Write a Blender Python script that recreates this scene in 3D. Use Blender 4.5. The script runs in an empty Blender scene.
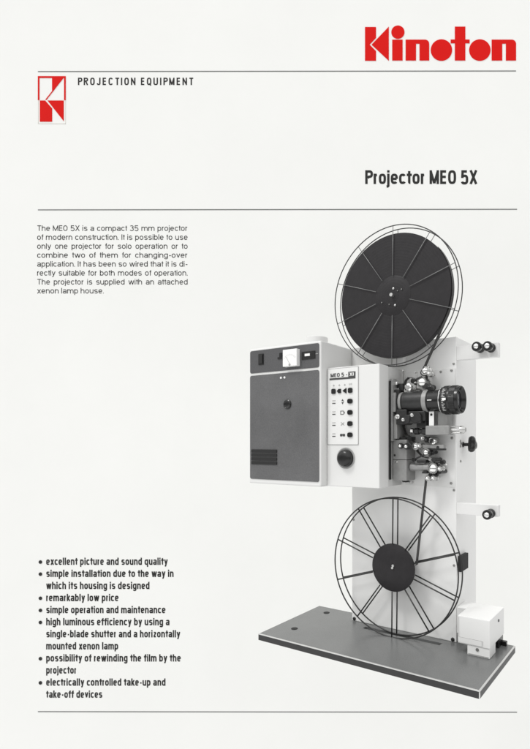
import bpy, bmesh, math, random
from mathutils import Vector, Matrix
random.seed(7)
sc = bpy.context.scene
COL = sc.collection
PI = math.pi

# ------------------------------------------------------------------ materials
def mat(name, col, rough=.5, metal=0., spec=.5, var=0., vscale=8., bump=0., bscale=200., coat=0., rvar=0., grain=0., gscale=240.):
    m = bpy.data.materials.new(name); m.use_nodes = True
    nt = m.node_tree; b = nt.nodes['Principled BSDF']
    c = (*col, 1) if not isinstance(col, float) else (col, col, col, 1)
    b.inputs['Base Color'].default_value = c
    b.inputs['Roughness'].default_value = rough
    b.inputs['Metallic'].default_value = metal
    b.inputs['Specular IOR Level'].default_value = spec
    b.inputs['Coat Weight'].default_value = coat
    tc = nt.nodes.new('ShaderNodeTexCoord')
    if var or rvar:
        n = nt.nodes.new('ShaderNodeTexNoise'); n.inputs['Scale'].default_value = vscale
        n.inputs['Detail'].default_value = 8; n.inputs['Roughness'].default_value = .65
        nt.links.new(tc.outputs['Object'], n.inputs['Vector'])
        if var:
            mr = nt.nodes.new('ShaderNodeMapRange')
            mr.inputs['From Min'].default_value = .25; mr.inputs['From Max'].default_value = .75
            mr.inputs['To Min'].default_value = 1 - var; mr.inputs['To Max'].default_value = 1 + var
            nt.links.new(n.outputs['Fac'], mr.inputs['Value'])
            mx = nt.nodes.new('ShaderNodeVectorMath'); mx.operation = 'SCALE'
            mx.inputs[0].default_value = c[:3]
            if grain:
                n3 = nt.nodes.new('ShaderNodeTexNoise'); n3.inputs['Scale'].default_value = gscale; n3.inputs['Detail'].default_value = 3
                nt.links.new(tc.outputs['Object'], n3.inputs['Vector'])
                m3 = nt.nodes.new('ShaderNodeMapRange'); m3.inputs['From Min'].default_value = .3; m3.inputs['From Max'].default_value = .7
                m3.inputs['To Min'].default_value = 1 - grain; m3.inputs['To Max'].default_value = 1 + grain
                nt.links.new(n3.outputs['Fac'], m3.inputs['Value'])
                x3 = nt.nodes.new('ShaderNodeVectorMath'); x3.operation = 'SCALE'; x3.inputs[0].default_value = c[:3]
                nt.links.new(m3.outputs[0], x3.inputs['Scale']); nt.links.new(x3.outputs[0], mx.inputs[0])
            nt.links.new(mr.outputs[0], mx.inputs['Scale'])
            nt.links.new(mx.outputs[0], b.inputs['Base Color'])
        if rvar:
            r2 = nt.nodes.new('ShaderNodeMapRange')
            r2.inputs['From Min'].default_value = .3; r2.inputs['From Max'].default_value = .7
            r2.inputs['To Min'].default_value = max(0, rough - rvar); r2.inputs['To Max'].default_value = rough + rvar
            nt.links.new(n.outputs['Fac'], r2.inputs['Value'])
            nt.links.new(r2.outputs[0], b.inputs['Roughness'])
    if bump:
        n2 = nt.nodes.new('ShaderNodeTexNoise'); n2.inputs['Scale'].default_value = bscale
        n2.inputs['Detail'].default_value = 4
        nt.links.new(tc.outputs['Object'], n2.inputs['Vector'])
        bp = nt.nodes.new('ShaderNodeBump'); bp.inputs['Strength'].default_value = bump
        bp.inputs['Distance'].default_value = .001
        nt.links.new(n2.outputs['Fac'], bp.inputs['Height'])
        nt.links.new(bp.outputs[0], b.inputs['Normal'])
    return m

M = {}
M['paper'] = mat('paper', (.865, .868, .847), .85, spec=.15, var=.018, vscale=1.1, bump=.05, bscale=60)
M['ink'] = mat('black_ink', (.032, .032, .031), .8, spec=.15, var=.15, vscale=60)
M['grey_ink'] = mat('rule_ink', (.16, .165, .16), .8, spec=.15)
M['red_ink'] = mat('red_ink', (.66, .007, .005), .8, spec=.15, var=.03, vscale=10)
M['pale_ink'] = mat('pale_ink', (.70, .66, .60), .8, spec=.15)
M['white'] = mat('white_paint', (.75, .75, .74), .42, spec=.4, var=.012, vscale=5, bump=.12, bscale=350)
M['body'] = mat('light_grey_paint', (.83, .83, .82), .5, spec=.35, var=.02, vscale=4, bump=.15, bscale=350)
M['pale'] = mat('pale_plate', (.78, .78, .77), .38, spec=.4, var=.015, vscale=7)
M['midgrey'] = mat('grey_paint', (.62, .62, .61), .5, var=.04, vscale=14, bump=.1)
M['door'] = mat('hammered_grey_door', (.115, .115, .117), .42, spec=.5, var=.15, vscale=4, grain=.15, gscale=220, bump=.35, bscale=260, rvar=.06)
M['strip'] = mat('dark_grey_panel', (.085, .085, .088), .45, var=.12, vscale=6, grain=.15, gscale=220, bump=.3, bscale=260)
M['cast'] = mat('grey_cast_metal', (.30, .30, .295), .42, metal=.15, var=.16, vscale=30, bump=.3, bscale=180)
M['dark'] = mat('dark_cast_metal', (.032, .032, .032), .38, metal=.3, var=.2, vscale=60, bump=.3, bscale=150)
M['black'] = mat('black_plastic', (.010, .010, .010), .25, spec=.5, rvar=.08, vscale=30)
M['lensblack'] = mat('black_lens_enamel', (.009, .009, .009), .22, spec=.5, bump=.1, bscale=120)
M['rim'] = mat('dark_steel_wire', (.05, .05, .05), .35, metal=.6)
M['wire'] = mat('grey_steel_wire', (.20, .20, .20), .35, metal=.5)
M['film'] = mat('wound_film', (.019, .0175, .019), .45, spec=.3, var=.2, vscale=30)
M['strip_film'] = mat('film_stock', (.014, .013, .013), .4, spec=.4)
M['slot'] = mat('slot_black', (.012, .012, .012), .7)
M['chrome'] = mat('chrome', (.86, .86, .85), .14, metal=1., rvar=.06, vscale=40)
M['steel'] = mat('brushed_steel', (.58, .58, .57), .3, metal=.9, var=.08, vscale=80)
M['trim'] = mat('aluminium_trim', (.62, .62, .61), .3, metal=.5)
M['edge'] = mat('dark_edge_band', (.022, .022, .022), .4, var=.15, vscale=25)
M['screw'] = mat('screw_steel', (.30, .30, .29), .35, metal=.8)
M['mark'] = mat('panel_ink', (.055, .055, .055), .6)
M['softmark'] = mat('panel_pale_ink', (.36, .36, .355), .6)
M['meter'] = mat('meter_white', (.87, .87, .86), .35)
M['glass'] = mat('lens_glass', (.02, .02, .025), .04, spec=.9, coat=.6)
# worn laminate of the base: brushed variation in gloss and tone
M['base'] = mat('grey_laminate', (.15, .153, .152), .25, spec=.55, var=.14, vscale=1.8, grain=.09, gscale=200, bump=.10, bscale=320)

# wound film rings: fine concentric bands
def film_rings():
    m = M['film']; nt = m.node_tree; b = nt.nodes['Principled BSDF']
    tc = nt.nodes.new('ShaderNodeTexCoord'); w = nt.nodes.new('ShaderNodeTexWave')
    w.wave_type = 'RINGS'; w.rings_direction = 'Y'; w.inputs['Scale'].default_value = 23
    w.inputs['Distortion'].default_value = 3.5; w.inputs['Detail'].default_value = 4
    bp = nt.nodes.new('ShaderNodeBump'); bp.inputs['Strength'].default_value = .10; bp.inputs['Distance'].default_value = .001
    nt.links.new(tc.outputs['Object'], w.inputs['Vector'])
    nt.links.new(w.outputs['Fac'], bp.inputs['Height']); nt.links.new(bp.outputs[0], b.inputs['Normal'])
film_rings()

# ------------------------------------------------------------------ mesh helpers
class MB:
    """collects shapes in local (x=u along the machine, y=v depth, z=up) coordinates"""
    def __init__(s): s.bm = bmesh.new()
    def box(s, x0, x1, y0, y1, z0, z1, bev=0., seg=2):
        t = bmesh.new(); bmesh.ops.create_cube(t, size=1)
        for v in t.verts:
            v.co = ((x0+x1)/2 + v.co.x*(x1-x0), (y0+y1)/2 + v.co.y*(y1-y0), (z0+z1)/2 + v.co.z*(z1-z0))
        if bev: bmesh.ops.bevel(t, geom=t.edges[:], offset=bev, segments=seg, affect='EDGES', profile=.5)
        s.join(t); return s
    def join(s, t, mtx=None):
        me = bpy.data.meshes.new('tmp'); t.to_mesh(me); t.free()
        if mtx: me.transform(mtx)
        s.bm.from_mesh(me); bpy.data.meshes.remove(me)
    def lathe(s, c, prof, axis='y', seg=40, ry=1., closed=True):
        """prof: list of (along axis, radius)"""
        t = bmesh.new(); rings = []
        for a, r in prof:
            ring = []
            for k in range(seg):
                th = 2*PI*k/seg
                p, q = r*math.cos(th), r*math.sin(th)*ry
                v = {'y': (p, a, q), 'x': (a, p, q), 'z': (p, q, a)}[axis]
                ring.append(t.verts.new((c[0]+v[0], c[1]+v[1], c[2]+v[2])))
            rings.append(ring)
        for r0, r1 in zip(rings, rings[1:]):
            for k in range(seg):
                f = t.faces.new((r0[k], r0[(k+1) % seg], r1[(k+1) % seg], r1[k])); f.smooth = True
        if closed:
            t.faces.new(rings[0][::-1]); t.faces.new(rings[-1])
        bmesh.ops.recalc_face_normals(t, faces=t.faces[:])
        for e in t.edges:
            if len(e.link_faces) == 2 and e.calc_face_angle(0) > .6: e.smooth = False
        s.join(t); return s
    def cyl(s, c, r, a0, a1, axis='y', bev=0., seg=32):
        if bev: pr = [(a0, r-bev), (a0+bev, r), (a1-bev, r), (a1, r-bev)]
        else: pr = [(a0, r), (a1, r)]
        return s.lathe(c, pr, axis, seg)
    def tube(s, pts, r, seg=8, cyc=False):
        pts = [Vector(p) for p in pts]; n = len(pts); t = bmesh.new(); rings = []
        for i, p in enumerate(pts):
            a = pts[(i-1) % n] if (cyc or i) else p
            b = pts[(i+1) % n] if (cyc or i < n-1) else p
            d = (b-a).normalized()
            up = Vector((0, 1, 0)) if abs(d.y) < .9 else Vector((0, 0, 1))
            x = d.cross(up).normalized(); y = d.cross(x).normalized()
            rings.append([t.verts.new(p + x*r*math.cos(2*PI*k/seg) + y*r*math.sin(2*PI*k/seg)) for k in range(seg)])
        m = n if cyc else n-1
        for i in range(m):
            r0, r1 = rings[i], rings[(i+1) % n]
            for k in range(seg):
                f = t.faces.new((r0[k], r0[(k+1) % seg], r1[(k+1) % seg], r1[k])); f.smooth = True
        if not cyc: t.faces.new(rings[0][::-1]); t.faces.new(rings[-1])
        bmesh.ops.recalc_face_normals(t, faces=t.faces[:])
        s.join(t); return s
    def ring(s, c, R, r, y, seg=96):
        return s.tube([(c[0]+R*math.sin(2*PI*k/seg), y, c[1]+R*math.cos(2*PI*k/seg)) for k in range(seg)], r, 8, True)
    def prism(s, poly, y0, y1, bev=0.):
        """poly in (x,z), extruded from y0 to y1"""
        t = bmesh.new()
        a = [t.verts.new((x, y0, z)) for x, z in poly]; b = [t.verts.new((x, y1, z)) for x, z in poly]
        n = len(poly); t.faces.new(a); t.faces.new(b[::-1])
        for k in range(n): t.faces.new((a[k], b[k], b[(k+1) % n], a[(k+1) % n]))
        bmesh.ops.recalc_face_normals(t, faces=t.faces[:])
        if bev: bmesh.ops.bevel(t, geom=t.edges[:], offset=bev, segments=2, affect='EDGES', profile=.5)
        s.join(t); return s
    def ribbon(s, pts, y0, y1, th=.0012):
        n = len(pts); off = []
        for i, p in enumerate(pts):
            a = Vector(pts[max(i-1, 0)]); b = Vector(pts[min(i+1, n-1)]); d = (b-a).normalized()
            off.append((p[0]-d.y*th, p[1]+d.x*th))
        for i in range(n-1):
            s.prism([pts[i], pts[i+1], off[i+1], off[i]], y0, y1)
        return s
    def make(s, name, m, parent=None, loc=None):
        me = bpy.data.meshes.new(name); s.bm.to_mesh(me); s.bm.free()
        o = bpy.data.objects.new(name, me); COL.objects.link(o)
        me.materials.append(M[m] if isinstance(m, str) else m)
        if parent: o.parent = parent
        if loc: o.location = loc
        return o

def rrect(x0, x1, z0, z1, r, n=5):
    out = []
    for cx, cz, a in ((x1-r, z1-r, 0), (x0+r, z1-r, 90), (x0+r, z0+r, 180), (x1-r, z0+r, 270)):
        for k in range(n+1):
            t = math.radians(a + 90*k/n); out.append((cx + r*math.cos(t), cz + r*math.sin(t)))
    return out

# machine frame: corner nearest the camera, x runs along the machine, y goes back, z up
OX, OY, ROT = .4233, 1.896, math.atan2(-.518, .855)
def W(u, v, w): 
    c, s_ = math.cos(ROT), math.sin(ROT)
    return (OX + c*u - s_*v, OY + s_*u + c*v, w)
def thing(name, label, cat, loc, rz=ROT, group=None):
    o = bpy.data.objects.new(name, None); COL.objects.link(o)
    o.empty_display_size = .1; o.location = loc; o.rotation_euler = (0, 0, rz)
    o['label'] = label; o['category'] = cat
    if group: o['group'] = group
    return o
def lab(o, text): o['label'] = text; return o

# ------------------------------------------------------------------ lettering
# a drawn grotesque: every glyph is a few flat pen strokes (centre lines); cap height = 1
def se(cx_, cy_, rx, ry, a0, a1, n=2.5, k=None):
    k = k or max(6, int(abs(a1-a0)/10)); out = []
    for i in range(k+1):
        t = math.radians(a0 + (a1-a0)*i/k); c, s_ = math.cos(t), math.sin(t)
        out.append((cx_ + rx*math.copysign(abs(c)**(2/n), c), cy_ + ry*math.copysign(abs(s_)**(2/n), s_)))
    return out
def glyph(ch, t, w, xh, W_, n):
    """strokes and advance width for one character; t pen, w lowercase width, W_ capital width"""
    h = t/2; X = xh-h; B = h; C = 1-h; m = xh/2; D = -.27+h; cx_ = w/2; ry = (X-B)/2; r2 = w*.5
    bowl = se(cx_, m, w/2, ry, 0, 360, n)
    arch = [(0, X-ry*.9)] + se(cx_, X-ry*.9, w/2, ry*.9, 180, 0, n) + [(w, 0)]
    M_ = C/2+B/2; Ry = (C-B)/2; Wc = W_/2
    g = {
     'o': ([bowl], w), 'c': ([se(cx_, m, w/2, ry, 38, 322, n)], w*.96), 'e': ([[(w, m), (0, m)], se(cx_, m, w/2, ry, 0, 318, n)], w),
     'b': ([[(0, 0), (0, 1)], bowl], w), 'd': ([[(w, 0), (w, 1)], bowl], w), 'p': ([[(0, -.27), (0, xh)], bowl], w), 'q': ([[(w, -.27), (w, xh)], bowl], w),
     'g': ([[(w, xh)] + se(cx_, D+ry*.75, w/2, ry*.75, 0, -158, n), bowl], w),
     'h': ([[(0, 0), (0, 1)], arch], w), 'n': ([[(0, 0), (0, xh)], arch], w),
     'm': ([[(0, 0), (0, xh)], [(0, X-ry*.9)] + se(w*.46, X-ry*.9, w*.46, ry*.9, 180, 0, n) + [(w*.92, 0)], [(w*.92, X-ry*.9)] + se(w*1.38, X-ry*.9, w*.46, ry*.9, 180, 0, n) + [(w*1.84, 0)]], w*1.84),
     'u': ([[(w, 0), (w, xh)], [(0, xh)] + se(cx_, B+ry*.9, w/2, ry*.9, 180, 360, n)], w),
     'r': ([[(0, 0), (0, xh)], [(0, X-ry*.8)] + se(w*.58, X-ry*.8, w*.58, ry*.8, 180, 96, n)], w*.5),
     'i': ([[(0, 0), (0, xh)], [(0, 1-t*.95), (0, 1)]], 0), 'l': ([[(0, 0), (0, 1)]], 0),
     'j': ([[(0, xh), (0, D+.06), (-.05, D+.01), (-.13, D)], [(0, 1-t*.95), (0, 1)]], 0),
     't': ([[(.09, .94), (.09, B+.10)] + se(.09+.10, B+.10, .10, .10, 180, 268, n)[1:], [(-h-.005, X), (.09+h+.105, X)]], .195),
     'f': ([[(.09, 0), (.09, C-.11)] + se(.09+.14, C-.11, .14, .11, 180, 88, n)[1:], [(-h-.005, X), (.09+h+.105, X)]], .195),
     'a': ([[(w, 0), (w, X-ry*.55)] + se(cx_, X-ry*.55, w/2, ry*.55, 0, 160, n), [(w, m+.02), (w*.55, m)] + se(w*.42, (m+B)/2, w*.42, (m-B)/2, 90, 270, n) + [(w*.7, B+.02), (w, m*.55)]], w),
     's': ([se(cx_, X-ry*.5, w*.46, ry*.5, 25, 240, n)[:-2] + se(cx_, B+ry*.5, w*.46, ry*.5, 75, -155, n)[2:]], w*.95),
     'k': ([[(0, 0), (0, 1)], [(h*.3, xh*.36), (w*.92, xh)], [(w*.32, xh*.55), (w*1.0, 0)]], w*.92),
     'v': ([[(0, xh), (w*.5, B*.6)], [(w, xh), (w*.5, B*.6)]], w), 'x': ([[(0, xh), (w, 0)], [(w, xh), (0, 0)]], w),
     'y': ([[(0, xh), (w*.5, B*.6)], [(w, xh), (w*.36, D+.05), (w*.02, D)]], w),
     'w': ([[(0, xh), (w*.43, 0)], [(w*.43, 0), (w*.86, xh)], [(w*.86, xh), (w*1.29, 0)], [(w*1.29, 0), (w*1.72, xh)]], w*1.72),
     'z': ([[(0, X), (w*.9, X)], [(w*.9, X), (0, B)], [(0, B), (w*.9, B)]], w*.9),
     'T': ([[(-h*.6, C), (W_*.95+h*.6, C)], [(W_*.475, 0), (W_*.475, C)]], W_*.95), 'I': ([[(0, 0), (0, 1)]], 0),
     'E': ([[(0, 0), (0, 1)], [(h, C), (W_*.85, C)], [(h, .52), (W_*.8, .52)], [(h, B), (W_*.85, B)]], W_*.78),
     'M': ([[(0, 0), (0, 1)], [(W_*1.25, 0), (W_*1.25, 1)], [(0, 1-h), (W_*.625, h*.6)], [(W_*1.25, 1-h), (W_*.625, h*.6)]], W_*1.25),
     'N': ([[(0, 0), (0, 1)], [(W_, 0), (W_, 1)], [(0, 1-h), (W_, h)]], W_),
     'O': ([se(Wc, M_, Wc, Ry, 0, 360, n)], W_), 'Q': ([se(Wc, M_, Wc, Ry, 0, 360, n), [(W_*.55, .22), (W_*1.05, -.05)]], W_),
     'C': ([se(Wc, M_, Wc, Ry, 35, 325, n)], W_), 'U': ([[(0, 1), (0, B+Ry*.6)] + se(Wc, B+Ry*.6, Wc, Ry*.6, 180, 360, n) + [(W_, 1)]], W_),
     'J': ([[(W_*.75, 1), (W_*.75, B+Ry*.5)] + se(W_*.375, B+Ry*.5, W_*.375, Ry*.5, 0, -175, n)], W_*.75),
     'P': ([[(0, 0), (0, 1)], [(h, C), (W_*.45, C)] + se(W_*.45, .72, W_*.5, C-.72, 90, -90, n) + [(h, .44+h*0)]], W_*.92),
     'R': ([[(0, 0), (0, 1)], [(h, C), (W_*.45, C)] + se(W_*.45, .74, W_*.5, C-.74, 90, -90, n) + [(h, .48)], [(W_*.5, .46), (W_*.97, 0)]], W_*.95),
     'X': ([[(0, 1), (W_, 0)], [(W_, 1), (0, 0)]], W_),
     '5': ([[(W_*.88, C), (W_*.10-h, C)], [(W_*.10, 1-t), (W_*.05, .44)], [(W_*.05, .52)] + se(W_*.44, B+.235, W_*.46, .27, 105, -155, n)], W_*.9),
     '3': ([se(W_*.42, .75, W_*.40, C-.75, 150, -88, n), se(W_*.42, B+.23, W_*.46, .24, 88, -155, n)], W_*.88),
     '6': ([se(W_*.45, .33, W_*.45, .33-h, 0, 360, n), [(0, .33), (W_*.04, .66)] + se(W_*.45, .66, W_*.43, C-.66, 180, 30, n)], W_*.9),
     '.': ([[(0, 0), (0, t*1.05)]], 0), '-': ([[(0, .38), (w*.62, .38)]], w*.55), '/': ([[(0, 0), (w*.6, 1)]], w*.6),
    }
    return g[ch]
def stroke(bm, pts, t, y):
    """flat mitred pen stroke in the x-z plane"""
    P = [Vector(p) for p in pts]; Q = [P[0]]
    for p in P[1:]:
        if (p-Q[-1]).length > 1e-5: Q.append(p)
    closed = len(Q) > 3 and (Q[0]-Q[-1]).length < 1e-4
    if closed: Q = Q[:-1]
    n = len(Q); L_, R_ = [], []
    for i in range(n):
        d0 = (Q[i]-Q[i-1]).normalized() if (i or closed) else None
        d1 = (Q[(i+1) % n]-Q[i]).normalized() if (i < n-1 or closed) else None
        d0 = d0 or d1; d1 = d1 or d0
        b_ = d0+d1; b_ = b_.normalized() if b_.length > .2 else d0
        nx = Vector((-b_.y, b_.x)); k = 1/max(.62, nx.dot(Vector((-d1.y, d1.x))))
        L_.append(bm.verts.new((Q[i].x+nx.x*t/2*k, y, Q[i].y+nx.y*t/2*k))); R_.append(bm.verts.new((Q[i].x-nx.x*t/2*k, y, Q[i].y-nx.y*t/2*k)))
    for i in range(n if closed else n-1):
        j = (i+1) % n; bm.faces.new((L_[i], L_[j], R_[j], R_[i]))
STYLES = {'condensed': dict(t=.190, w=.350, xh=.755, W_=.42, n=3.0, sp=.095, ws=.30), 'title': dict(t=.180, w=.345, xh=.755, W_=.41, n=3.0, sp=.085, ws=.26),
          'heading': dict(t=.165, w=.34, xh=.755, W_=.40, n=3.0, sp=.255, ws=.42), 'regular': dict(t=.128, w=.54, xh=.75, W_=.66, n=2.3, sp=.135, ws=.34)}
def layout(s, st, ws=None):
    x = 0; out = []; ws = st['ws'] if ws is None else ws; last = 0
    for ch in s:
        if ch == ' ': x += ws; continue
        strokes, adv = glyph(ch, st['t'], st['w'], st['xh'], st['W_'], st['n'])
        out.append((x + st['t']/2, strokes)); last = x + adv + st['t']
        pad = st['sp'] * (.55 if ch in 'tf' else .40 if ch == 'r' else .70 if ch in 'vwyxkTXzcP-' else 1); x = last + pad
    return out, last
def add_text(mb, s, x, z, width, cap, y=0., style='condensed', justify=False):
    """lettering in the x-z plane facing -y: cap = capital height, width = set width"""
    st = STYLES[style]; ws = None; out, L0 = layout(s, st)
    if justify:
        nsp = s.count(' '); kx = 1.0
        L1 = layout(s, st, 0.)[1]; ws = (width/cap - L1)/nsp; out, L0 = layout(s, st, ws)
        if ws < .16 or ws > .62:
            ws = min(.62, max(.16, ws)); out, L0 = layout(s, st, ws)
    kx = width/(L0*cap); t2 = bmesh.new(); c = 0
    for gx, strokes in out:
        for j, q in enumerate(strokes):
            stroke(t2, [(gx+a, b) for a, b in q], st['t'], -.00006*(j/cap)); c += 1
    for v in t2.verts: v.co = (x + v.co.x*cap*kx, y + v.co.y*cap, z + v.co.z*cap)
    bmesh.ops.recalc_face_normals(t2, faces=t2.faces[:])
    mb.join(t2)

# ------------------------------------------------------------------ the printed page behind
PY = 4.4                       # distance of the page
S = PY/512.                    # metres per unit of the page's layout grid
page = thing('brochure_page', 'off-white printed brochure page with red wordmark and black text behind the film projector', 'brochure page', (0, PY, 0), 0)
page.location = (0, PY, .95)
def px(x): return (x-365)*S
def pz(y): return (442-y)*S
mb = MB(); mb.box(px(-190), px(720), 0, .004, pz(900), pz(-150))
mb.make('paper_sheet', 'paper', page)

# wordmark: geometric letters with tiny counters
wm = MB(); YW = -.003
def poly(pts, dy=0.): wm.prism([(px(a), pz(b)) for a, b in pts], YW-dy, -.0005)
def disc(cx_, cy_, r, mbx=None, n=48):
    (mbx or wm).prism([(px(cx_+r*math.cos(2*PI*k/n)), pz(cy_-r*math.sin(2*PI*k/n))) for k in range(n)], YW, -.0005)
poly([(365, 27.4), (376, 27.4), (376, 38.2), (369.6, 45), (376, 51.4), (376, 61), (365, 61)])
poly([(388.8, 27), (388.8, 61), (371.6, 45)])
disc(397.9, 32.5, 6.6)
poly([(392.2, 40), (402.6, 40), (402.6, 60.8), (392.2, 60.8)])
def letter_n(x0, x1, w1, w2):
    arc = [(x1 - 4.2 + 4.2*math.sin(t), 44.2 - 4.2*math.cos(t)) for t in [i*PI/12 for i in range(7)]]
    out = [(x0, 40)] + arc + [(x1, 60.8), (w2, 60.8), (w2, 44), (w1, 44), (w1, 60.8), (x0, 60.8)]
    poly(out)
letter_n(405.6, 429.2, 416, 419.5)
disc(441.4, 50.4, 10.7)
poly([(454.8, 27), (465.3, 27), (465.3, 39.9), (469.6, 39.9), (469.6, 43.6), (465.3, 43.6), (465.3, 60.8), (454.8, 60.8), (454.8, 43.6), (450.6, 43.6), (450.6, 39.9), (454.8, 39.9)])
disc(479.8, 50.4, 10.7)
letter_n(491.6, 516, 502.2, 505.8)
lab(wm.make('wordmark', 'red_ink', page), 'large red Kinoton wordmark in heavy geometric letters')

# square emblem
em = MB()
def ep(pts, dy=0.): em.prism([(px(a), pz(b)) for a, b in pts], YW-dy, -.0005)
ep([(38, 76.5), (65.8, 76.5), (65.8, 78.2), (38, 78.2)])
ep([(38, 78.2), (39.5, 78.2), (39.5, 100.4), (38, 100.4)])
ep([(64.2, 78.2), (65.8, 78.2), (65.8, 100.4), (64.2, 100.4)])
ep([(52.2, 78.2), (63.6, 78.2), (46.6, 100), (45.4, 100), (52.2, 91.4)])
ep([(40, 100.8), (45.3, 100.8), (52.2, 108.6), (52.2, 121.9), (40, 121.9)])
ep([(47.6, 100.8), (63.8, 100.8), (63.8, 121.4)])
em.make('emblem', 'red_ink', page)
em2 = MB()
for a, b, c, d in ((38.2, 38.5, 100.8, 124), (65.4, 65.7, 100.8, 124), (38.2, 65.7, 123.7, 124)):
    em2.box(px(a), px(b), -.002, -.0005, pz(d), pz(c))
em2.make('emblem_outline', 'pale_ink', page)

for (x0, ya, x1, yb) in ((38, 71.8, 516, 71.2), (38, 210, 517, 209.4), (38, 711.4, 517, 712)):
    r = MB(); r.prism([(px(x0), pz(ya-.42)), (px(x1), pz(yb-.42)), (px(x1), pz(yb+.42)), (px(x0), pz(ya+.42))], -.0015, -.0004)
    r.make('rule', 'grey_ink', page)

t = MB(); add_text(t, 'PROJECTION EQUIPMENT', px(78), pz(85.3), 115.5*S, 7.4*S, -.001, 'heading')
t.make('heading', 'ink', page)
t = MB(); add_text(t, 'Projector MEO 5X', px(365.2), pz(184.2), 112.2*S, 13.8*S, -.001, 'title')
t.make('product_title', 'ink', page)

para = ['The MEO 5X is a compact 35 mm projector', 'of modern construction. It is possible to use', 'only one projector for solo operation or to',
        'combine two of them for changing-over', 'application. It has been so wired that it is di-', 'rectly suitable for both modes of operation.',
        'The projector is supplied with an attached', 'xenon lamp house.']
for i, s in enumerate(para):
    t = MB(); add_text(t, s, px(37.2), pz(231.0 + 8.93*i), (150.4 if i < 7 else 66.5)*S, 5.5*S, -.001, 'regular', i < 7)
    t.make('paragraph_line', 'ink', page)

items = [[('excellent picture and sound quality', 167.8)],
         [('simple installation due to the way in', 173.6), ('which its housing is designed', 149.5)],
         [('remarkably low price', 118.6)], [('simple operation and maintenance', 165.5)],
         [('high luminous efficiency by using a', 169.5), ('single-blade shutter and a horizontally', 180.3), ('mounted xenon lamp', 118.2)],
         [('possibility of rewinding the film by the', 180.8), ('projector', 76.8)],
         [('electrically controlled take-up and', 165.5), ('take-off devices', 102.3)]]
row = 0
for it in items:
    for j, (s, xr) in enumerate(it):
        y = 564.8 + 12.07*row; t = MB()
        add_text(t, s, px(46.2), pz(y), (xr-46.2)*S, 7.3*S, -.001)
        ln = t.make('feature_line', 'ink', page)
        if j == 0: t = MB(); disc(40.5, y-2.9, 1.75, t, 20); t.make('bullet', 'ink', ln)
        row += 1

# ------------------------------------------------------------------ the projector
prj = thing('film_projector', 'white 35 mm cinema film projector with grey lamp house door on a dark flat base', 'film projector', (OX, OY, 0))
# base plate with the slot the take-up reel dips into
L, D, T = 1.090, .487, .030
b = MB()
sx0, sx1, sy0, sy1 = -.70, -.292, .318, .346
b.box(-L, 0, 0, sy0, .002, T); b.box(-L, 0, sy1, D, .002, T)
b.box(-L, sx0, sy0, sy1, .002, T); b.box(sx1, 0, sy0, sy1, .002, T); b.box(-L+.002, -.002, .002, D-.002, .0, .008)
base = b.make('base_plate', 'base', prj)
e = MB(); e.box(-L-.002, .002, -.003, -.0002, .0, T-.003, .0006); e.box(.0002, .003, -.003, D, .0, T-.003, .0006)
e.make('edge_band', 'edge', base)
e = MB(); e.box(-L-.002, .004, -.004, .003, T-.0032, T+.0006, .0006); e.box(-.003, .004, .003, D, T-.0032, T+.0006, .0006)
e.box(-.0002, .0042, -.0042, -.0002, .001, T-.004, .0006)
e.make('edge_trim', 'trim', base)
e = MB(); e.box(sx0, sx1, sy0, sy1, .009, .012); e.make('reel_slot', 'slot', base)
for (u, v) in ((-.986, .139), (-.9875, .413)):
    e = MB(); e.lathe((u, v, T), [(-.001, .0165), (.0012, .0165), (.0016, .013)], 'z', 28); e.make('fixing_hole', 'slot', base)

# column
c = MB(); c.box(-.808, -.239, .387, .66, T, 1.434, .003)
column = c.make('column', 'body', prj)
c = MB(); c.box(-.498, -.2431, .3825, .3868, .7414, 1.2885, .0012)
c.make('mechanism_plate', 'pale', column)
for (u, w) in ((-.3131, 1.277), (-.2602, 1.2795), (-.2582, .9684), (-.2622, .7597), (-.495, .7597)):
    s_ = MB(); s_.lathe((u, .3825, w), [(0, .0062), (-.0025, .0058), (-.0035, .003)], 'y', 16); s_.make('screw', 'screw', column)
for (u, w) in ((-.2502, .3826), (-.2502, .7286), (-.798, .55), (-.2214-.03, 1.31)):
    s_ = MB(); s_.lathe((u, .387, w), [(0, .0058), (-.0025, .0054), (-.0035, .003)], 'y', 16); s_.make('screw', 'screw', column)
for u in (-.256, -.793):
    s_ = MB(); s_.lathe((u, .387, .041), [(0, .009), (-.004, .0085), (-.006, .005)], 'y', 16); s_.make('screw', 'black', column)
for (v, w) in ((.437, .93), (.437, .955), (.44, .86)):
    s_ = MB(); s_.lathe((-.239, v, w), [(0, .006), (.003, .0055)], 'x', 14); s_.make('screw', 'screw', column)
# microswitch block next to the lower reel
s_ = MB(); s_.box(-.2388, -.222, .405, .500, .3505, .4235, .002); sw = s_.make('limit_switch', 'slot', column)
s_ = MB(); s_.cyl((-.222, .46, .402), .005, 0, .003, 'x', seg=14); s_.cyl((-.222, .47, .372), .005, 0, .003, 'x', seg=14)
# arms and spindles that carry the reels
a = MB(); a.prism([(-.548, 1.20+.12), (-.492, 1.20+.12), (-.490, 1.655), (-.50, 1.67), (-.54, 1.67), (-.55, 1.655)], .352, .386, .002)
a.make('reel_arm', 'body', prj)

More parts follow.
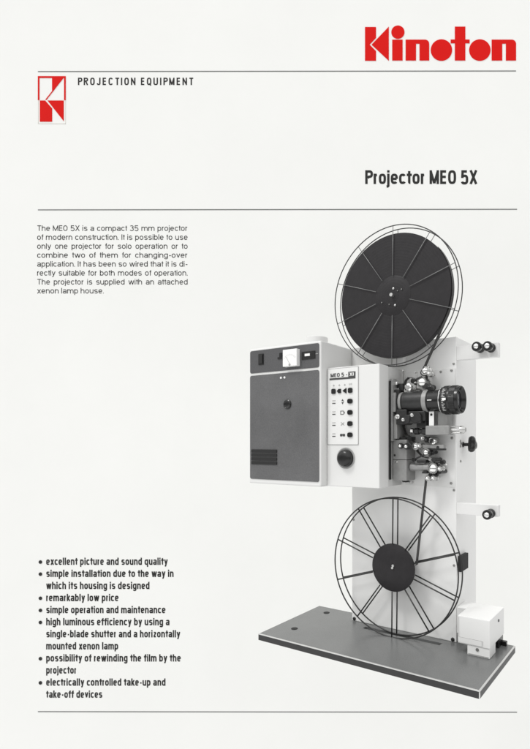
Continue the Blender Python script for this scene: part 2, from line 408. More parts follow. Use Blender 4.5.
# T-shaped locking knob on the right face
k = MB(); k.lathe((-.239, .473, .938), [(0, .013), (.004, .013), (.006, .008), (.030, .008), (.034, .012)], 'x', 20)
kn = k.make('locking_knob', 'black', prj)
k = MB()
pl = []
for i in range(48):
    th = 2*PI*i/48; r = .031 + .0065*math.cos(3*th+.6); pl.append((r*math.cos(th), r*math.sin(th)))
t_ = bmesh.new()
prof = [(.030, .55), (.034, .88), (.044, 1.0), (.054, .96), (.060, .80), (.062, .4)]
rings = [[t_.verts.new((-.239+aa, .473+p*kk, .938+q*kk*1.12)) for p, q in pl] for aa, kk in prof]
for r0, r1 in zip(rings, rings[1:]):
    for i in range(48):
        f = t_.faces.new((r0[i], r0[(i+1) % 48], r1[(i+1) % 48], r1[i])); f.smooth = True
t_.faces.new(rings[0][::-1]); t_.faces.new(rings[-1]); bmesh.ops.recalc_face_normals(t_, faces=t_.faces[:])
k.join(t_); k.make('knob_grip', 'black', kn)
k = MB(); k.cyl((-.239, .445, .944), .007, 0, .002, 'x', seg=16); k.make('washer', 'screw', kn)

# roller brackets
def roller(parent, u, w, v0, v1, r, name='guide_roller', cap='chrome', body='black'):
    """roller standing out towards the operator, axis along the depth of the machine"""
    q = MB(); q.lathe((u, 0, w), [(v1, r*.62), (v1-.004, r), (v1-.010, r), (v1-.013, r*.74), (v0+.012, r*.74), (v0+.009, r), (v0+.003, r), (v0, r*.9)], 'y', 28)
    o = q.make(name, body, parent)
    q = MB(); q.lathe((u, 0, w), [(v0-.0002, r*.64), (v0-.004, r*.62), (v0-.008, r*.48), (v0-.010, r*.26), (v0-.0105, r*.05)], 'y', 24)
    q.make('roller_cap', cap, o)
    q = MB(); q.cyl((u, 0, w), r*.3, v1, v1+.03, 'y', seg=14); q.make('roller_shaft', 'steel', o)
    return o
def bracket(z0, z1, rollers):
    q = MB()
    q.box(-.2388, -.045, .3875, .392, z0, z1, .0008)              # face plate
    q.box(-.2388, -.045, .3922, .418, z1-.004, z1, .0006)          # folded top
    q.box(-.2388, -.045, .3922, .418, z0, z0+.004, .0006)
    q.box(-.049, -.045, .3922, .418, z0+.0042, z1-.0042, .0004)
    o = q.make('roller_bracket', 'pale', prj)
    for (u, w) in rollers:
        rr = MB(); rr.lathe((u, 0, w), [(.3873, .0135), (.372, .0135), (.370, .0205), (.362, .0205), (.359, .0165), (.346, .0160)], 'y', 30)
        rr.make('roller_hub', 'dark', o)
        rr = MB(); rr.lathe((u, 0, w), [(.3458, .0160), (.338, .0175), (.330, .0160), (.3282, .0158)], 'y', 30)
        rr.make('roller_waist', 'chrome', o)
        rr = MB(); rr.lathe((u, 0, w), [(.328, .0158), (.326, .0212), (.313, .0212), (.310, .0195)], 'y', 30)
        rr.make('roller', 'black', o)
        rr = MB(); rr.lathe((u, 0, w), [(.3098, .0125), (.306, .0120), (.302, .0095), (.300, .0050), (.2995, .001)], 'y', 24)
        rr.make('roller_cap', 'chrome', o)
    return o
bracket(1.326, 1.388, [(-.1192, 1.3655), (-.0705, 1.3625)])
bracket(.6205, .671, [(-.0720, .6370)])

# lamp house
q = MB(); q.box(-1.268, -.808-.0005, .116, .56, .738, 1.430, .008, 3)
lamp = q.make('lamp_house', 'white', prj)
lab(lamp, 'white sheet metal lamp house with grey door')
q = MB(); q.prism(rrect(-1.2575, -.8175, .761, 1.291, .010), .1125, .1162, .0008); q.make('door', 'door', lamp)
q = MB(); q.prism(rrect(-1.2575, -.8175, 1.303, 1.418, .010), .1130, .1162, .0008); q.make('control_strip', 'strip', lamp)
q = MB()
for i in range(4):
    z0 = .8365 + i*.0200; q.box(-1.2455, -1.0745, .1085, .1122, z0, z0+.0158, .0010)
q.make('vent_louvre', 'slot', lamp)
q = MB(); q.lathe((-1.008, .1125, 1.135), [(0, .0235), (-.004, .0235), (-.007, .019), (-.0045, .015), (-.0045, .004)], 'y', 32); q.make('door_lock', 'black', lamp)
for u in (-1.049, -1.026):
    q = MB(); q.lathe((u, .1125, 1.268), [(0, .0058), (-.003, .005)], 'y', 16); q.make('indicator_dot', 'meter', lamp)
# meter: a white square instrument standing proud
q = MB(); q.box(-1.0165, -.9300, .086, .1128, 1.3165, 1.3985, .002)
mt = q.make('ammeter', 'meter', lamp)
q = MB(); q.cyl((-.973, .086, 1.3235), .0055, -.002, 0, 'y', seg=16)
q.tube([(-.973, .0852, 1.328), (-.994, .0852, 1.362)], .0007, 6)
for i in range(9):
    th = math.radians(135 - i*11.25); q.tube([(-.973+.044*math.cos(th), .0855, 1.325+.044*math.sin(th)), (-.973+.050*math.cos(th), .0855, 1.325+.050*math.sin(th))], .0005, 5)
q.make('meter_markings', 'softmark', mt)
q = MB(); q.box(-.9185, -.8385, .1095, .1128, 1.3455, 1.3835, .001); wn = q.make('display_window', 'black', lamp)
q = MB(); q.box(-.8985, -.868, .1075, .1093, 1.3605, 1.3725, .0006); q.make('white_scale', 'meter', wn)  # plain white bar inside the black window
q = MB(); q.box(-.836, -.822, .111, .1128, 1.366, 1.369); q.make('index_mark', 'softmark', lamp)
q = MB(); q.box(-1.1985, -1.163, .110, .1128, 1.342, 1.3985, .001); rs = q.make('rocker_switch', 'black', lamp)
q = MB(); q.prism([(-1.194, 1.347), (-1.168, 1.347), (-1.168, 1.3935), (-1.194, 1.3935)], .106, .110, .001); q.make('rocker', 'slot', rs)
q = MB(); q.box(-1.070, -1.036, .109, .1128, 1.361, 1.371, .001); q.box(-1.058, -1.040, .108, .1128, 1.371, 1.391, .001); q.make('selector_switch', 'black', lamp)
q = MB(); q.lathe((-.968, .30, 1.4295), [(0, .057), (.058, .057), (.060, .055), (.060, .052), (.006, .050)], 'z', 48, closed=False)
q.make('exhaust_collar', 'white', lamp)

# projection head housing
HT, HB = 1.304, .740
q = MB(); q.box(-.8075, -.519, .164, .252, HB, HT, .004, 3)
head = q.make('head_housing', 'white', prj)
q = MB(); q.box(-.8070, -.5215, .2523, .3868, HB+.002, HT-.003, .0015); q.make('inner_housing', 'midgrey', head)
q = MB(); q.prism(rrect(-.800, -.630, .9385, 1.298, .004), .1612, .1639, .0006); cp = q.make('control_panel', 'pale', head)
q = MB()
for a0, a1, z0, z1 in ((-.8008, -.6292, .9377, .9389), (-.8008, -.6292, 1.2975, 1.2987), (-.8011, -.7999, .9377, 1.2987), (-.6301, -.6289, .9377, 1.2987)):
    q.box(a0, a1, .1605, .1636, z0, z1)
q.make('panel_border', 'softmark', head)
# name plate: MEO 5 - [XB], over a dark bar
q = MB(); q.box(-.7895, -.6440, .1597, .1610, 1.2445, 1.2530); q.box(-.6830, -.6440, .1597, .1610, 1.2532, 1.2770)
q.make('name_bar', 'mark', head)
q = MB(); add_text(q, 'MEO 5 -', -.7840, 1.2575, .0960, .0180, .1602, 'title'); q.make('name_lettering', 'mark', head)
q = MB(); add_text(q, 'XI', -.6760, 1.2575, .024, .0150, .1590, 'title'); q.make('name_lettering', 'pale', head)
# first row of four buttons and its pale captions
for i, u in enumerate((-.7655, -.7345, -.7030, -.6715)):
    q = MB()
    if i in (0, 3): q.prism(rrect(u-.0115, u+.0115, 1.178, 1.202, .006), .155, .1608, .001)
    elif i == 1: q.prism([(u-.012, 1.190), (u-.003, 1.200), (u+.011, 1.200), (u+.011, 1.180), (u-.003, 1.180)], .156, .1608, .001)
    else: q.prism([(u-.012, 1.190), (u+.010, 1.203), (u+.010, 1.177)], .156, .1608, .001)
    q.make('push_button', 'black', head)
q = MB()
for u in (-.7655, -.7340, -.7030): q.box(u-.005, u+.005, .1600, .1609, 1.2165, 1.2185); q.box(u-.001, u+.001, .1600, .1609, 1.2135, 1.2225)
add_text(q, '5/6', -.6800, 1.2150, .018, .0080, .1600, 'regular')
q.make('button_captions', 'softmark', head)
# four rows: legend | symbol | button
for r_ in range(4):
    z = 1.1400 - .0522*r_
    q = MB(); q.prism(rrect(-.6725-.0135, -.6725+.0135, z-.011, z+.011, .008), .154, .1608, .0012); q.make('push_button', 'black', head)
    q = MB()
    q.box(-.7740, -.7560, .1600, .1609, z+.0045, z+.0070); q.make('legend_line', 'softmark', head)
    q = MB(); q.box(-.7740, -.7560, .1598, .1609, z-.0085, z-.0045); q.make('legend_line', 'mark', head)
    q = MB(); u = -.7155
    if r_ == 0:
        q.prism([(u-.006, z+.003), (u+.006, z+.003), (u, z+.012)], .1598, .1609); q.prism([(u-.006, z-.003), (u, z-.013), (u+.006, z-.003)], .1598, .1609); q.box(u+.005, u+.007, .1598, .1609, z-.0028, z+.0028)
    elif r_ == 1:
        q.box(u-.012, u-.0095, .1598, .1609, z-.009, z+.009); q.box(u-.0093, u+.006, .1598, .1609, z+.0068, z+.009); q.box(u-.0093, u+.006, .1598, .1609, z-.009, z-.0068)
        q.prism([(u+.006, z+.009), (u+.006, z-.009), (u+.013, z)], .1598, .1609)
    elif r_ == 2:
        q.prism([(u-.010, z+.007), (u-.008, z+.008), (u+.010, z-.006), (u+.008, z-.008)], .1598, .1609); q.prism([(u+.008, z+.007), (u+.010, z+.006), (u-.008, z-.008), (u-.010, z-.006)], .1590, .1597)
    else:
        for s2 in (-1, 1): q.prism(rrect(u+s2*.0075-.0065, u+s2*.0075+.0065, z-.007, z+.005, .003), .1598, .1609)
        q.box(u-.0009, u+.0009, .1598, .1609, z+.001, z+.004)
    q.make('panel_symbol', 'softmark' if r_ == 2 else 'mark', head)
q = MB(); q.lathe((-.6985, .1635, .8745), [(0, .050), (-.003, .050), (-.004, .046), (-.002, .042), (-.002, .01)], 'y', 40); rg = q.make('knob_ring', 'softmark', head)
q = MB(); q.lathe((-.6970, 0, .8745), [(.1612, .0405), (.146, .0395), (.141, .037), (.134, .030), (.1305, .018), (.130, .006)], 'y', 40); q.make('black_knob', 'black', head)

# gate casting on the side of the head
def sideplate(mbx, pts, x0, x1):
    """polygon in (y,z) extruded along x"""
    t2 = bmesh.new(); A = [t2.verts.new((x0, y, z)) for y, z in pts]; B = [t2.verts.new((x1, y, z)) for y, z in pts]
    n = len(pts); t2.faces.new(A); t2.faces.new(B[::-1])
    for i in range(n): t2.faces.new((A[i], B[i], B[(i+1) % n], A[(i+1) % n]))
    bmesh.ops.recalc_face_normals(t2, faces=t2.faces[:])
    bmesh.ops.bevel(t2, geom=t2.edges[:], offset=.0015, segments=2, affect='EDGES', profile=.5)
    mbx.join(t2)
q = MB(); sideplate(q, [(.258, .955), (.258, 1.232), (.268, 1.246), (.300, 1.246), (.345, 1.215), (.350, 1.10), (.350, .955)], -.5188, -.503)
gate = q.make('gate_casting', 'cast', prj)
q = MB(); sideplate(q, [(.254, .775), (.254, 1.235), (.2625, 1.235), (.2625, .775)], -.5187, -.5095); q.make('gasket', 'slot', gate)
q = MB(); q.box(-.503, -.476, .275, .335, 1.085, 1.195, .003); q.box(-.503, -.47, .30, .34, 1.19, 1.225, .002); q.make('film_gate', 'dark', gate)
q = MB(); q.box(-.503, -.485, .27, .34, .965, 1.07, .003); q.make('lower_gate', 'cast', gate)
q = MB(); q.box(-.503, -.489, .262, .275, 1.09, 1.18, .002); q.make('gate_latch', 'cast', gate)
q = MB(); q.box(-.503, -.494, .29, .33, 1.04, 1.08, .002); q.make('gate_latch', 'steel', gate)
for (v, w, r) in ((.285, 1.224, .010), (.313, 1.1985, .014), (.345, 1.215, .008)):
    q = MB(); q.lathe((-.5028, v, w), [(0, r), (.010, r), (.014, r*.7), (.015, r*.3)], 'x', 24); q.make('thumb_screw', 'chrome' if v < .33 else 'dark', gate)

# lens and its mount
AX = 1.1365
q = MB(); q.lathe((0, .302, AX), [(-.462, .040), (-.455, .0475), (-.449, .0478), (-.358, .0478), (-.356, .0500), (-.332, .0500), (-.331, .049)], 'x', 56)
mount = q.make('lens_mount', 'dark', prj)
q = MB(); q.lathe((0, .302, AX), [(-.476, .043), (-.4755, .046), (-.4635, .046), (-.463, .043)], 'x', 40); q.make('mount_collar', 'cast', mount)
q = MB(); q.lathe((0, .302, AX), [(-.3555, .0508), (-.335, .0508)], 'x', 56); q.make('clamp_band', 'cast', mount)
q = MB(); q.lathe((0, .302, AX), [(-.331, .040), (-.330, .0475), (-.300, .0485), (-.275, .050), (-.273, .0565), (-.270, .057), (-.2656, .057), (-.2654,.060), (-.2605, .060)], 'x', 56)
lens = q.make('projection_lens', 'lensblack', prj)
q = MB(); q.lathe((0, .302, AX), [(-.2700, .056), (-.2698, .0602), (-.2680, .0612), (-.2660, .0605), (-.2655, .056)], 'x', 56); q.make('silver_ring', 'chrome', lens)
# knurled focusing ring and front barrel, hollow at the front
tb = bmesh.new(); seg = 120; rings = []
for (aa, rr, kn_) in ((-.260, .056, 0), (-.2595, .0615, 0), (-.256, .0622, 0), (-.2555, .0632, 1), (-.232, .0636, 1), (-.2315, .0625, 0), (-.222, .0625, 0), (-.2215, .0636, 1), (-.196, .0636, 1), (-.1955, .0620, 0), (-.184, .0615, 0), (-.181, .0595, 0), (-.181, .055, 0), (-.196, .047, 0), (-.200, .043, 0)):
    rings.append([tb.verts.new((aa, .302 + (rr+(.0009 if (kn_ and i % 2) else 0))*math.cos(2*PI*i/seg), AX + (rr+(.0009 if (kn_ and i % 2) else 0))*math.sin(2*PI*i/seg))) for i in range(seg)])
for r0, r1 in zip(rings, rings[1:]):
    for i in range(seg): tb.faces.new((r0[i], r0[(i+1) % seg], r1[(i+1) % seg], r1[i]))
bmesh.ops.recalc_face_normals(tb, faces=tb.faces[:])
q = MB(); q.join(tb); q.make('focus_ring', 'lensblack', lens)
q = MB(); q.lathe((0, .302, AX), [(-.203, .0435), (-.199, .036), (-.1965, .022), (-.196, .004)], 'x', 40); q.make('front_element', 'glass', lens)
# engraved white scale: marks that sit on the ring and on the barrel
q = MB()
def arc_mark(mbx, a0, a1, th0, th1, rr):
    t3 = bmesh.new(); n = max(2, int(abs(th1-th0)/3)+1); P = []
    for i in range(n+1):
        th = math.radians(th0 + (th1-th0)*i/n)
        P.append([t3.verts.new((aa, .302 - rr2*math.cos(th), AX + rr2*math.sin(th))) for aa, rr2 in ((a0, rr), (a1, rr), (a1, rr-.0012), (a0, rr-.0012))])
    for A, B in zip(P, P[1:]):
        for j in range(4): t3.faces.new((A[j], A[(j+1) % 4], B[(j+1) % 4], B[j]))
    t3.faces.new(P[0]); t3.faces.new(P[-1][::-1]); bmesh.ops.recalc_face_normals(t3, faces=t3.faces[:]); mbx.join(t3)
for i, th in enumerate(range(-48, 50, 7)):
    arc_mark(q, -.2510, -.2510 + (.008 if i % 2 else .014), th, th+1.6, .0652)
arc_mark(q, -.247, -.2305, -4, 4.5, .0655)
arc_mark(q, -.325, -.304, -2, 2, .0497)
q.make('lens_scale', 'meter', lens)
# lens carriage under the barrel
q = MB(); q.box(-.470, -.345, .275, .375, 1.045, 1.092, .006); q.box(-.43, -.36, .262, .30, 1.035, 1.075, .004); q.box(-.485, -.43, .26, .32, 1.03, 1.10, .004)
q.cyl((-.385, 0, 1.062), .026, .258, .32, 'y', .003); q.cyl((-.435, 0, 1.054), .022, .256, .32, 'y', .003)
q.box(-.40, -.35, .30, .384, 1.015, 1.05, .003)
car = q.make('lens_carriage', 'dark', prj)
for (u, w, r) in ((-.474, 1.066, .0125), (-.443, 1.052, .0095), (-.398, 1.072, .010)):
    q = MB(); q.lathe((u, 0, w), [(.262, r), (.250, r), (.246, r*.75), (.2455, r*.42), (.249, r*.34), (.249, r*.1)], 'y', 24); q.make('thumb_screw', 'chrome', car)
q = MB(); q.box(-.3320, -.3085, .290, .294, 1.018, 1.088, .001); ck = q.make('stop_plate', 'meter', car)
q = MB(); q.cyl((-.3205, 0, 1.0735), .0055, .2885, .2905, 'y', seg=16); q.make('plate_hole', 'slot', car)
q = MB(); q.box(-.298, -.252, .31, .384, 1.018, 1.088, .002); q.make('support_post', 'cast', car)
# turret arm (long grey block with chrome tip)
q = MB(); q.box(-.348, -.235, .285, .345, .982, 1.024, .003); arm = q.make('adjusting_arm', 'cast', prj)
q = MB(); q.cyl((0, .31, 1.004), .0075, -.2350, -.185, 'x', seg=20); q.cyl((0, .31, 1.018), .0030, -.235, -.18, 'x', seg=12); q.cyl((0, .31, .990), .0030, -.235, -.18, 'x', seg=12)
q.lathe((0, .31, 1.004), [(-.190, .015), (-.189, .018), (-.178, .018), (-.172, .014), (-.166, .010)], 'x', 24); q.make('arm_tip', 'steel', arm)
q = MB(); q.cyl((0, .31, 1.0), .017, -.372, -.348, 'x', .002); q.cyl((0, .31, 1.0), .011, -.390, -.372, 'x', .001); q.cyl((0, .31, 1.0), .016, -.412, -.390, 'x', .002); q.make('arm_coupling', 'dark', arm)
q = MB(); q.cyl((0, .295, 1.002), .012, -.425, -.412, 'x', .002); q.make('arm_ring', 'chrome', arm)

# sound head box
q = MB(); q.box(-.5160, -.444, .287, .3815, .868, .961, .003, 2); snd = q.make('sound_head', 'cast', prj)
q = MB(); q.box(-.5160, -.444, .287, .3815, .7700, .8665, .003, 2); q.make('sound_head_cover', 'cast', snd)
q = MB(); q.lathe((-.494, .287, .857), [(0, .0055), (-.004, .005)], 'y', 16); q.make('screw', 'chrome', snd)
q = MB(); q.lathe((-.505, .287, .888), [(0, .005), (-.003, .0045)], 'y', 16); q.make('screw', 'dark', snd)
q = MB(); q.cyl((-.470, .33, .7698), .017, -.009, 0, 'z', .002); q.make('drain_boss', 'black', snd)
q = MB(); q.box(-.508, -.452, .295, .345, .9612, .972, .002); q.make('sound_head_cap', 'black', snd)
q = MB(); q.lathe((-.45, .35, .762), [(-.010, .004), (-.006, .012), (.004, .012)], 'z', 20); q.make('drain_nut', 'steel', snd)

# film path rollers, sprockets and levers on the plate
mech = prj
def big(u, w, r, v0=.325, v1=.352, **k): return roller(mech, u, w, v0, v1, r, **k)
big(-.3596, 1.2760, .0225, .305, .345, name='guide_roller', body='steel')
big(-.342, 1.262, .013, .31, .345, name='guide_roller', body='steel')
def sprocket(u, w, r, v0=.295, v1=.345):
    """toothed sprocket drum"""
    q = MB(); n = 16
    for (a0, a1) in ((v0, v0+.008), (v1-.008, v1)):
        pts = []
        for i in range(n*4):
            th = 2*PI*i/(n*4); rr = r + (.0028 if i % 4 == 0 else 0); pts.append((u+rr*math.cos(th), w+rr*math.sin(th)))
        q.prism(pts, a0, a1)
    q.cyl((u, 0, w), r*.82, v0+.0082, v1-.0082, 'y'); q.cyl((u, 0, w), r*.4, v1, .3822, 'y', seg=16)
    o = q.make('sprocket', 'cast', mech)
    q = MB(); q.lathe((u, 0, w), [(v0-.0002, r*.84), (v0-.004, r*.82), (v0-.009, r*.6), (v0-.012, r*.3), (v0-.0125, r*.05)], 'y', 24); q.make('sprocket_cap', 'chrome', o)
    return o
def lever(pts, r, v, m='dark', name='lever'):
    q = MB(); q.tube([(u, v, w) for u, w in pts], r, 10)
    q.cyl((pts[0][0], 0, pts[0][1]), r*1.9, v-.006, .3822, 'y', .001, seg=18)
    o = q.make(name, m, mech)
    q = MB(); q.lathe((pts[-1][0], 0, pts[-1][1]), [(v-.010, r*1.3), (v-.007, r*2), (v+.012, r*2), (v+.014, r*1.5)], 'y', 18); q.make('lever_pad', 'black' if m == 'dark' else 'chrome', o)
    return o
sprocket(-.372, 1.222, .023)
big(-.405, 1.225, .012, .30, .345)
lever([(-.355, 1.205), (-.375, 1.248), (-.412, 1.232)], .0065, .298)
lever([(-.417, 1.200), (-.408, 1.245), (-.417, 1.276)], .0028, .330, 'steel')
lever([(-.350, 1.205), (-.335, 1.20), (-.328, 1.192)], .007, .30)
lever([(-.444, 1.190), (-.440, 1.203)], .009, .30, 'steel')
lever([(-.487, 1.205), (-.490, 1.26), (-.487, 1.290)], .003, .345, 'screw')
# intermittent / sound sprockets, first row under the lens
for (u, w, r) in ((-.464, .932, .0135), (-.434, .930, .0145)): big(u, w, r, .262, .30, body='dark')
for (u, w, r) in ((-.404, .930, .0185), (-.386, .932, .0120)): big(u, w, r, .300, .345, body='steel')
q = MB(); q.box(-.452, -.424, .300, .345, .958, .975, .002); q.make('index_block', 'black', mech)
q = MB(); q.box(-.378, -.272, .315, .345, .921, .938, .002); ga = q.make('guide_arm', 'cast', mech)
q = MB(); q.box(-.372, -.27, .316, .344, .9125, .9205, .001); q.make('arm_underside', 'dark', ga)
for (u, w, r) in ((-.350, .960, .0125), (-.325, .955, .0105)): big(u, w, r, .30, .345, body='black', cap='dark')
big(-.372, .967, .0105, .305, .345, body='steel')
lever([(-.330, .958), (-.318, .952)], .006, .31, 'steel')
sprocket(-.352, .903, .017, .30, .345)
lever([(-.335, .902), (-.365, .890), (-.412, .869)], .0040, .300)
lever([(-.30, .925), (-.322, .905), (-.33, .90)], .004, .32)
# lower row
q = MB(); q.cyl((0, .325, .833), .0175, -.440, -.372, 'x', .001); q.cyl((0, .325, .833), .019, -.372, -.345, 'x', .001); q.make('exciter_barrel', 'cast', mech)
q = MB(); q.box(-.40, -.352, .30, .345, .854, .868, .003); q.make('barrel_clamp', 'dark', mech)
q = MB(); q.box(-.372, -.348, .30, .35, .806, .816, .002); q.make('barrel_clamp', 'dark', mech)
sprocket(-.3146, .8307, .0225, .290, .335)
big(-.286, .830, .0125, .300, .345, body='steel')
lever([(-.315, .868), (-.300, .858), (-.272, .860)], .0055, .305)
lever([(-.335, .872), (-.320, .862)], .004, .31, 'steel')
lever([(-.292, .855), (-.258, .850)], .0025, .31, 'steel')
lever([(-.290, .815), (-.302, .800), (-.318, .802)], .005, .315)
for (u, w, r) in ((-.3425, .7856, .0135), (-.3150, .7868, .0125)): big(u, w, r, .295, .345, body='steel')
lever([(-.3425, .800), (-.329, .806), (-.3150, .800)], .0035, .325)

# motor box at the right of the base
q = MB(); q.box(-.192, -.049, .282, .492, .074, .195, .003); mot = q.make('motor_box', 'pale', prj)
q = MB(); q.box(-.238, -.1925, .388, .492, .074, .193, .002); q.make('box_flange', 'pale', mot)
q = MB(); q.box(-.190, -.085, .2803, .2818, .079, .1005, .0005); q.make('rating_plate', 'white', mot)
q = MB()
for a0, a1, z0, z1 in ((-.187, -.1862, .102, .188), (-.187, -.080, .1012, .1019), (-.0802, -.0794, .079, .1012)): q.box(a0, a1, .2806, .2818, z0, z1)
q.make('panel_seam', 'softmark', mot)
q = MB(); q.lathe((-.049, .405, .160), [(0, .0065), (.003, .006)], 'x', 16); q.make('screw', 'black', mot)
q = MB(); q.box(-.150, -.051, .286, .37, T+.0005, .0738, .002); foot = q.make('motor_foot', 'pale', prj)
q = MB(); q.cyl((-.105, .286, .0605), .007, -.003, 0, 'y', seg=16); q.make('foot_screw', 'screw', foot)
q = MB(); q.box(-.146, -.055, .2845, .2858, .034, .038, .0004); q.make('foot_seam', 'softmark', foot)
q = MB(); q.box(-.120, -.052, .42, .487, T+.0005, .0738, .002); q.make('drive_foot', 'black', prj)
q = MB(); q.box(-.0518, -.030, .46, .48, T+.0005, .05, .002); q.make('cable_gland', 'black', prj)

# ------------------------------------------------------------------ the two reels and the film
RC, RV, RR = -.5197, .290, .3275
def make_reel(name_, label, w, wire_m, rim_r, spoke_r, spoke_in, upper):
    t = thing('film_reel', label, 'film reel', W(RC, RV, w), ROT, 'film reels on the projector')
    for side, y in (('front', 0.), ('back', .050)):
        f = MB(); f.ring((0, 0), RR, rim_r, y); fl = f.make('flange_rim', wire_m[1], t)
        for k in range(10):
            th = 2*PI*k/10 + math.radians(.6)
            sgn = -1 if side == 'front' else 1
            f = MB()
            si = spoke_in if (upper or side == 'back') else .1128
            p0 = (si*math.sin(th), y+sgn*.0005, si*math.cos(th)); p1 = ((RR-.001)*math.sin(th), y, (RR-.001)*math.cos(th))
            if upper and side == 'front': f.tube([p0, p1], spoke_r, 8)
            else: f.tube([p0, p1], spoke_r, 8)
            f.make('spoke', wire_m[0], t)
    return t
up = make_reel('film_reel', 'upper feed reel of thin wire rims, full of dark wound film', 1.6410, ('wire', 'rim'), .0025, .0017, .094, True)
q = MB(); q.lathe((0, 0, 0), [(.006, .06), (.006, .2905), (.007, .2915), (.041, .2915), (.042, .2905), (.042, .06)], 'y', 128); q.make('wound_film', 'film', up)
q = MB(); q.lathe((0, 0, 0), [(.044, .09), (.0056, .0940), (.0054, .0935), (.0054, .03), (.004, .028), (.004, .006)], 'y', 72); q.make('hub_disc', 'film', up)
q = MB(); q.cyl((0, 0, 0), .0085, -.016, .062, 'y', .001, seg=20); q.make('spindle', 'steel', up)
for (x, z, r) in ((.004, .032, .0062), (.013, -.048, .0058), (-.018, -.040, .003), (.026, .018, .003), (.047, .022, .0035), (-.058, -.026, .0035)):
    q = MB(); q.lathe((x, 0, z), [(.0044, r), (.000, r*.8), (-.001, r*.3)], 'y', 14); q.make('hub_stud', 'steel' if r > .005 else 'screw', up)
lo = make_reel('film_reel', 'lower take-up reel with bare dark wire spokes and a small black hub', .3570, ('rim', 'rim'), .0034, .0034, .100, False)
q = MB(); q.lathe((0, 0, 0), [(.052, .088), (.050, .090), (.048, .088), (.046, .05), (.014, .05), (.013, .1115), (.012, .1130), (.005, .1130), (.004, .1115), (.004, .012)], 'y', 72); q.make('hub_disc', 'film', lo)
q = MB(); q.cyl((0, 0, .0), .006, -.004, .09, 'y', .001, seg=20); q.lathe((.002, 0, .010), [(.0038, .007), (-.001, .006)], 'y', 18); q.make('spindle', 'steel', lo)

# film: one continuous strip from the upper reel through the head to the lower reel
fs = MB()
def arc(cx_, cz, r, a0, a1, n=10):
    return [(cx_ + r*math.cos(math.radians(a0+(a1-a0)*i/n)), cz + r*math.sin(math.radians(a0+(a1-a0)*i/n))) for i in range(n+1)]
path = []
C0 = (RC, 1.641)
path += arc(C0[0], C0[1], .2932, 40, -29, 24)
path += [(-.3640, 1.297), (-.3790, 1.275)]
path += arc(-.362, 1.272, .020, 190, 300, 6)
path += [(-.356, 1.25), (-.352, 1.232)]
path += arc(-.372, 1.224, .0245, 20, 140, 6)
path += [(-.405, 1.238), (-.425, 1.250), (-.445, 1.252), (-.461, 1.240), (-.468, 1.215), (-.4725, 1.19)]
path += [(-.4730, 1.10), (-.4735, 1.02), (-.460, .985), (-.440, .975), (-.425, .955), (-.412, .945)]
path += [(-.40, .905), (-.375, .882), (-.34, .875), (-.300, .866)] + arc(-.3146, .8307, .0245, 50, -80, 8)
path += [(-.325, .803)] + arc(-.3425, .7856, .0150, 60, 175, 6) + [(-.3600, .760), (-.3995, .4400), (-.4060, .3800)]
fs_root = thing('film_strip', 'dark film strip running from the upper reel down through the rollers to the lower reel', 'film strip', W(-.36, .30, .78))
pts = [(u+.36, w-.78) for u, w in path]
fs.ribbon(pts, .002, .027, .0016)
fs.make('film_ribbon', 'strip_film', fs_root)

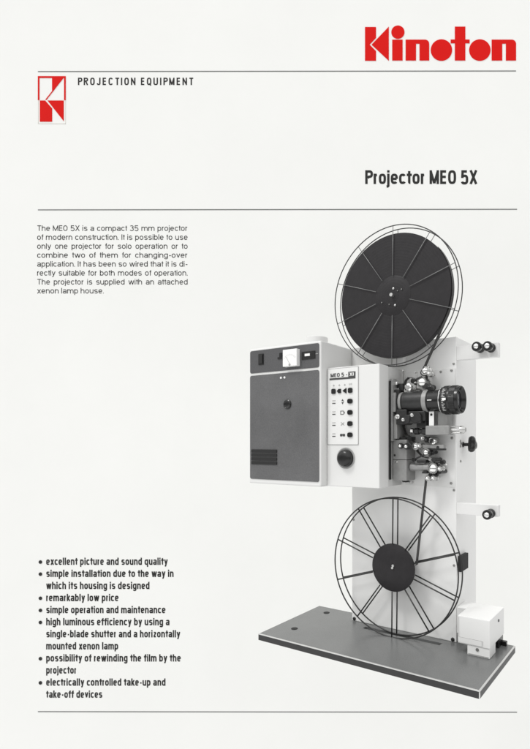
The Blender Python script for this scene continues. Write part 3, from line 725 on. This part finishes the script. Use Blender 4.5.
# ------------------------------------------------------------------ light
w = bpy.data.worlds.new('World'); sc.world = w; w.use_nodes = True
nt = w.node_tree; bg = nt.nodes['Background']
KEY = Vector((-.62, -.42, .66)).normalized()
tc = nt.nodes.new('ShaderNodeTexCoord')
dt = nt.nodes.new('ShaderNodeVectorMath'); dt.operation = 'DOT_PRODUCT'; dt.inputs[1].default_value = KEY
nt.links.new(tc.outputs['Generated'], dt.inputs[0])
mr = nt.nodes.new('ShaderNodeMapRange'); mr.interpolation_type = 'SMOOTHSTEP'
mr.inputs['From Min'].default_value = -.7; mr.inputs['From Max'].default_value = .95
mr.inputs['To Min'].default_value = .80; mr.inputs['To Max'].default_value = 1.08
nt.links.new(dt.outputs['Value'], mr.inputs['Value'])
bg.inputs['Color'].default_value = (1, 1, .995, 1)
sx = nt.nodes.new('ShaderNodeSeparateXYZ'); nt.links.new(tc.outputs['Generated'], sx.inputs[0])
ab = nt.nodes.new('ShaderNodeMath'); ab.operation = 'ABSOLUTE'; nt.links.new(sx.outputs['Z'], ab.inputs[0])
m2 = nt.nodes.new('ShaderNodeMapRange'); m2.interpolation_type = 'SMOOTHSTEP'
m2.inputs['From Min'].default_value = .06; m2.inputs['From Max'].default_value = .34; m2.inputs['To Min'].default_value = .30; m2.inputs['To Max'].default_value = 1.20
nt.links.new(ab.outputs[0], m2.inputs['Value'])
ml = nt.nodes.new('ShaderNodeMath'); ml.operation = 'MULTIPLY'; nt.links.new(mr.outputs[0], ml.inputs[0]); nt.links.new(m2.outputs[0], ml.inputs[1])
nt.links.new(ml.outputs[0], bg.inputs['Strength'])
sd = bpy.data.lights.new('key_light', 'SUN'); sd.energy = 1.1; sd.angle = math.radians(14); sd.color = (1, .995, .98)
so = bpy.data.objects.new('key_light', sd); COL.objects.link(so)
az = Vector((-.82, -.57)).normalized(); el = math.radians(54)
dirn = Vector((az.x*math.cos(el), az.y*math.cos(el), math.sin(el)))
so.rotation_euler = dirn.to_track_quat('Z', 'Y').to_euler(); so.location = (-2, -1, 4)

# ------------------------------------------------------------------ camera
cd = bpy.data.cameras.new('camera'); cam = bpy.data.objects.new('camera', cd); COL.objects.link(cam)
cam.location = (0, 0, .95); cam.rotation_euler = (math.radians(90), 0, 0)
cd.sensor_fit = 'HORIZONTAL'; cd.sensor_width = 36; cd.lens = 512/530*36
cd.shift_x = (265-365)/530; cd.shift_y = (442-374.5)/530
cd.clip_end = 100; cd.clip_start = .05
sc.camera = cam
sc.render.resolution_x = 725; sc.render.resolution_y = 1024
vs = sc.view_settings; vs.view_transform = 'Standard'; vs.look = 'None'; vs.gamma = 1; vs.exposure = .02; vs.use_curve_mapping = False
sc.cycles.max_bounces = 8
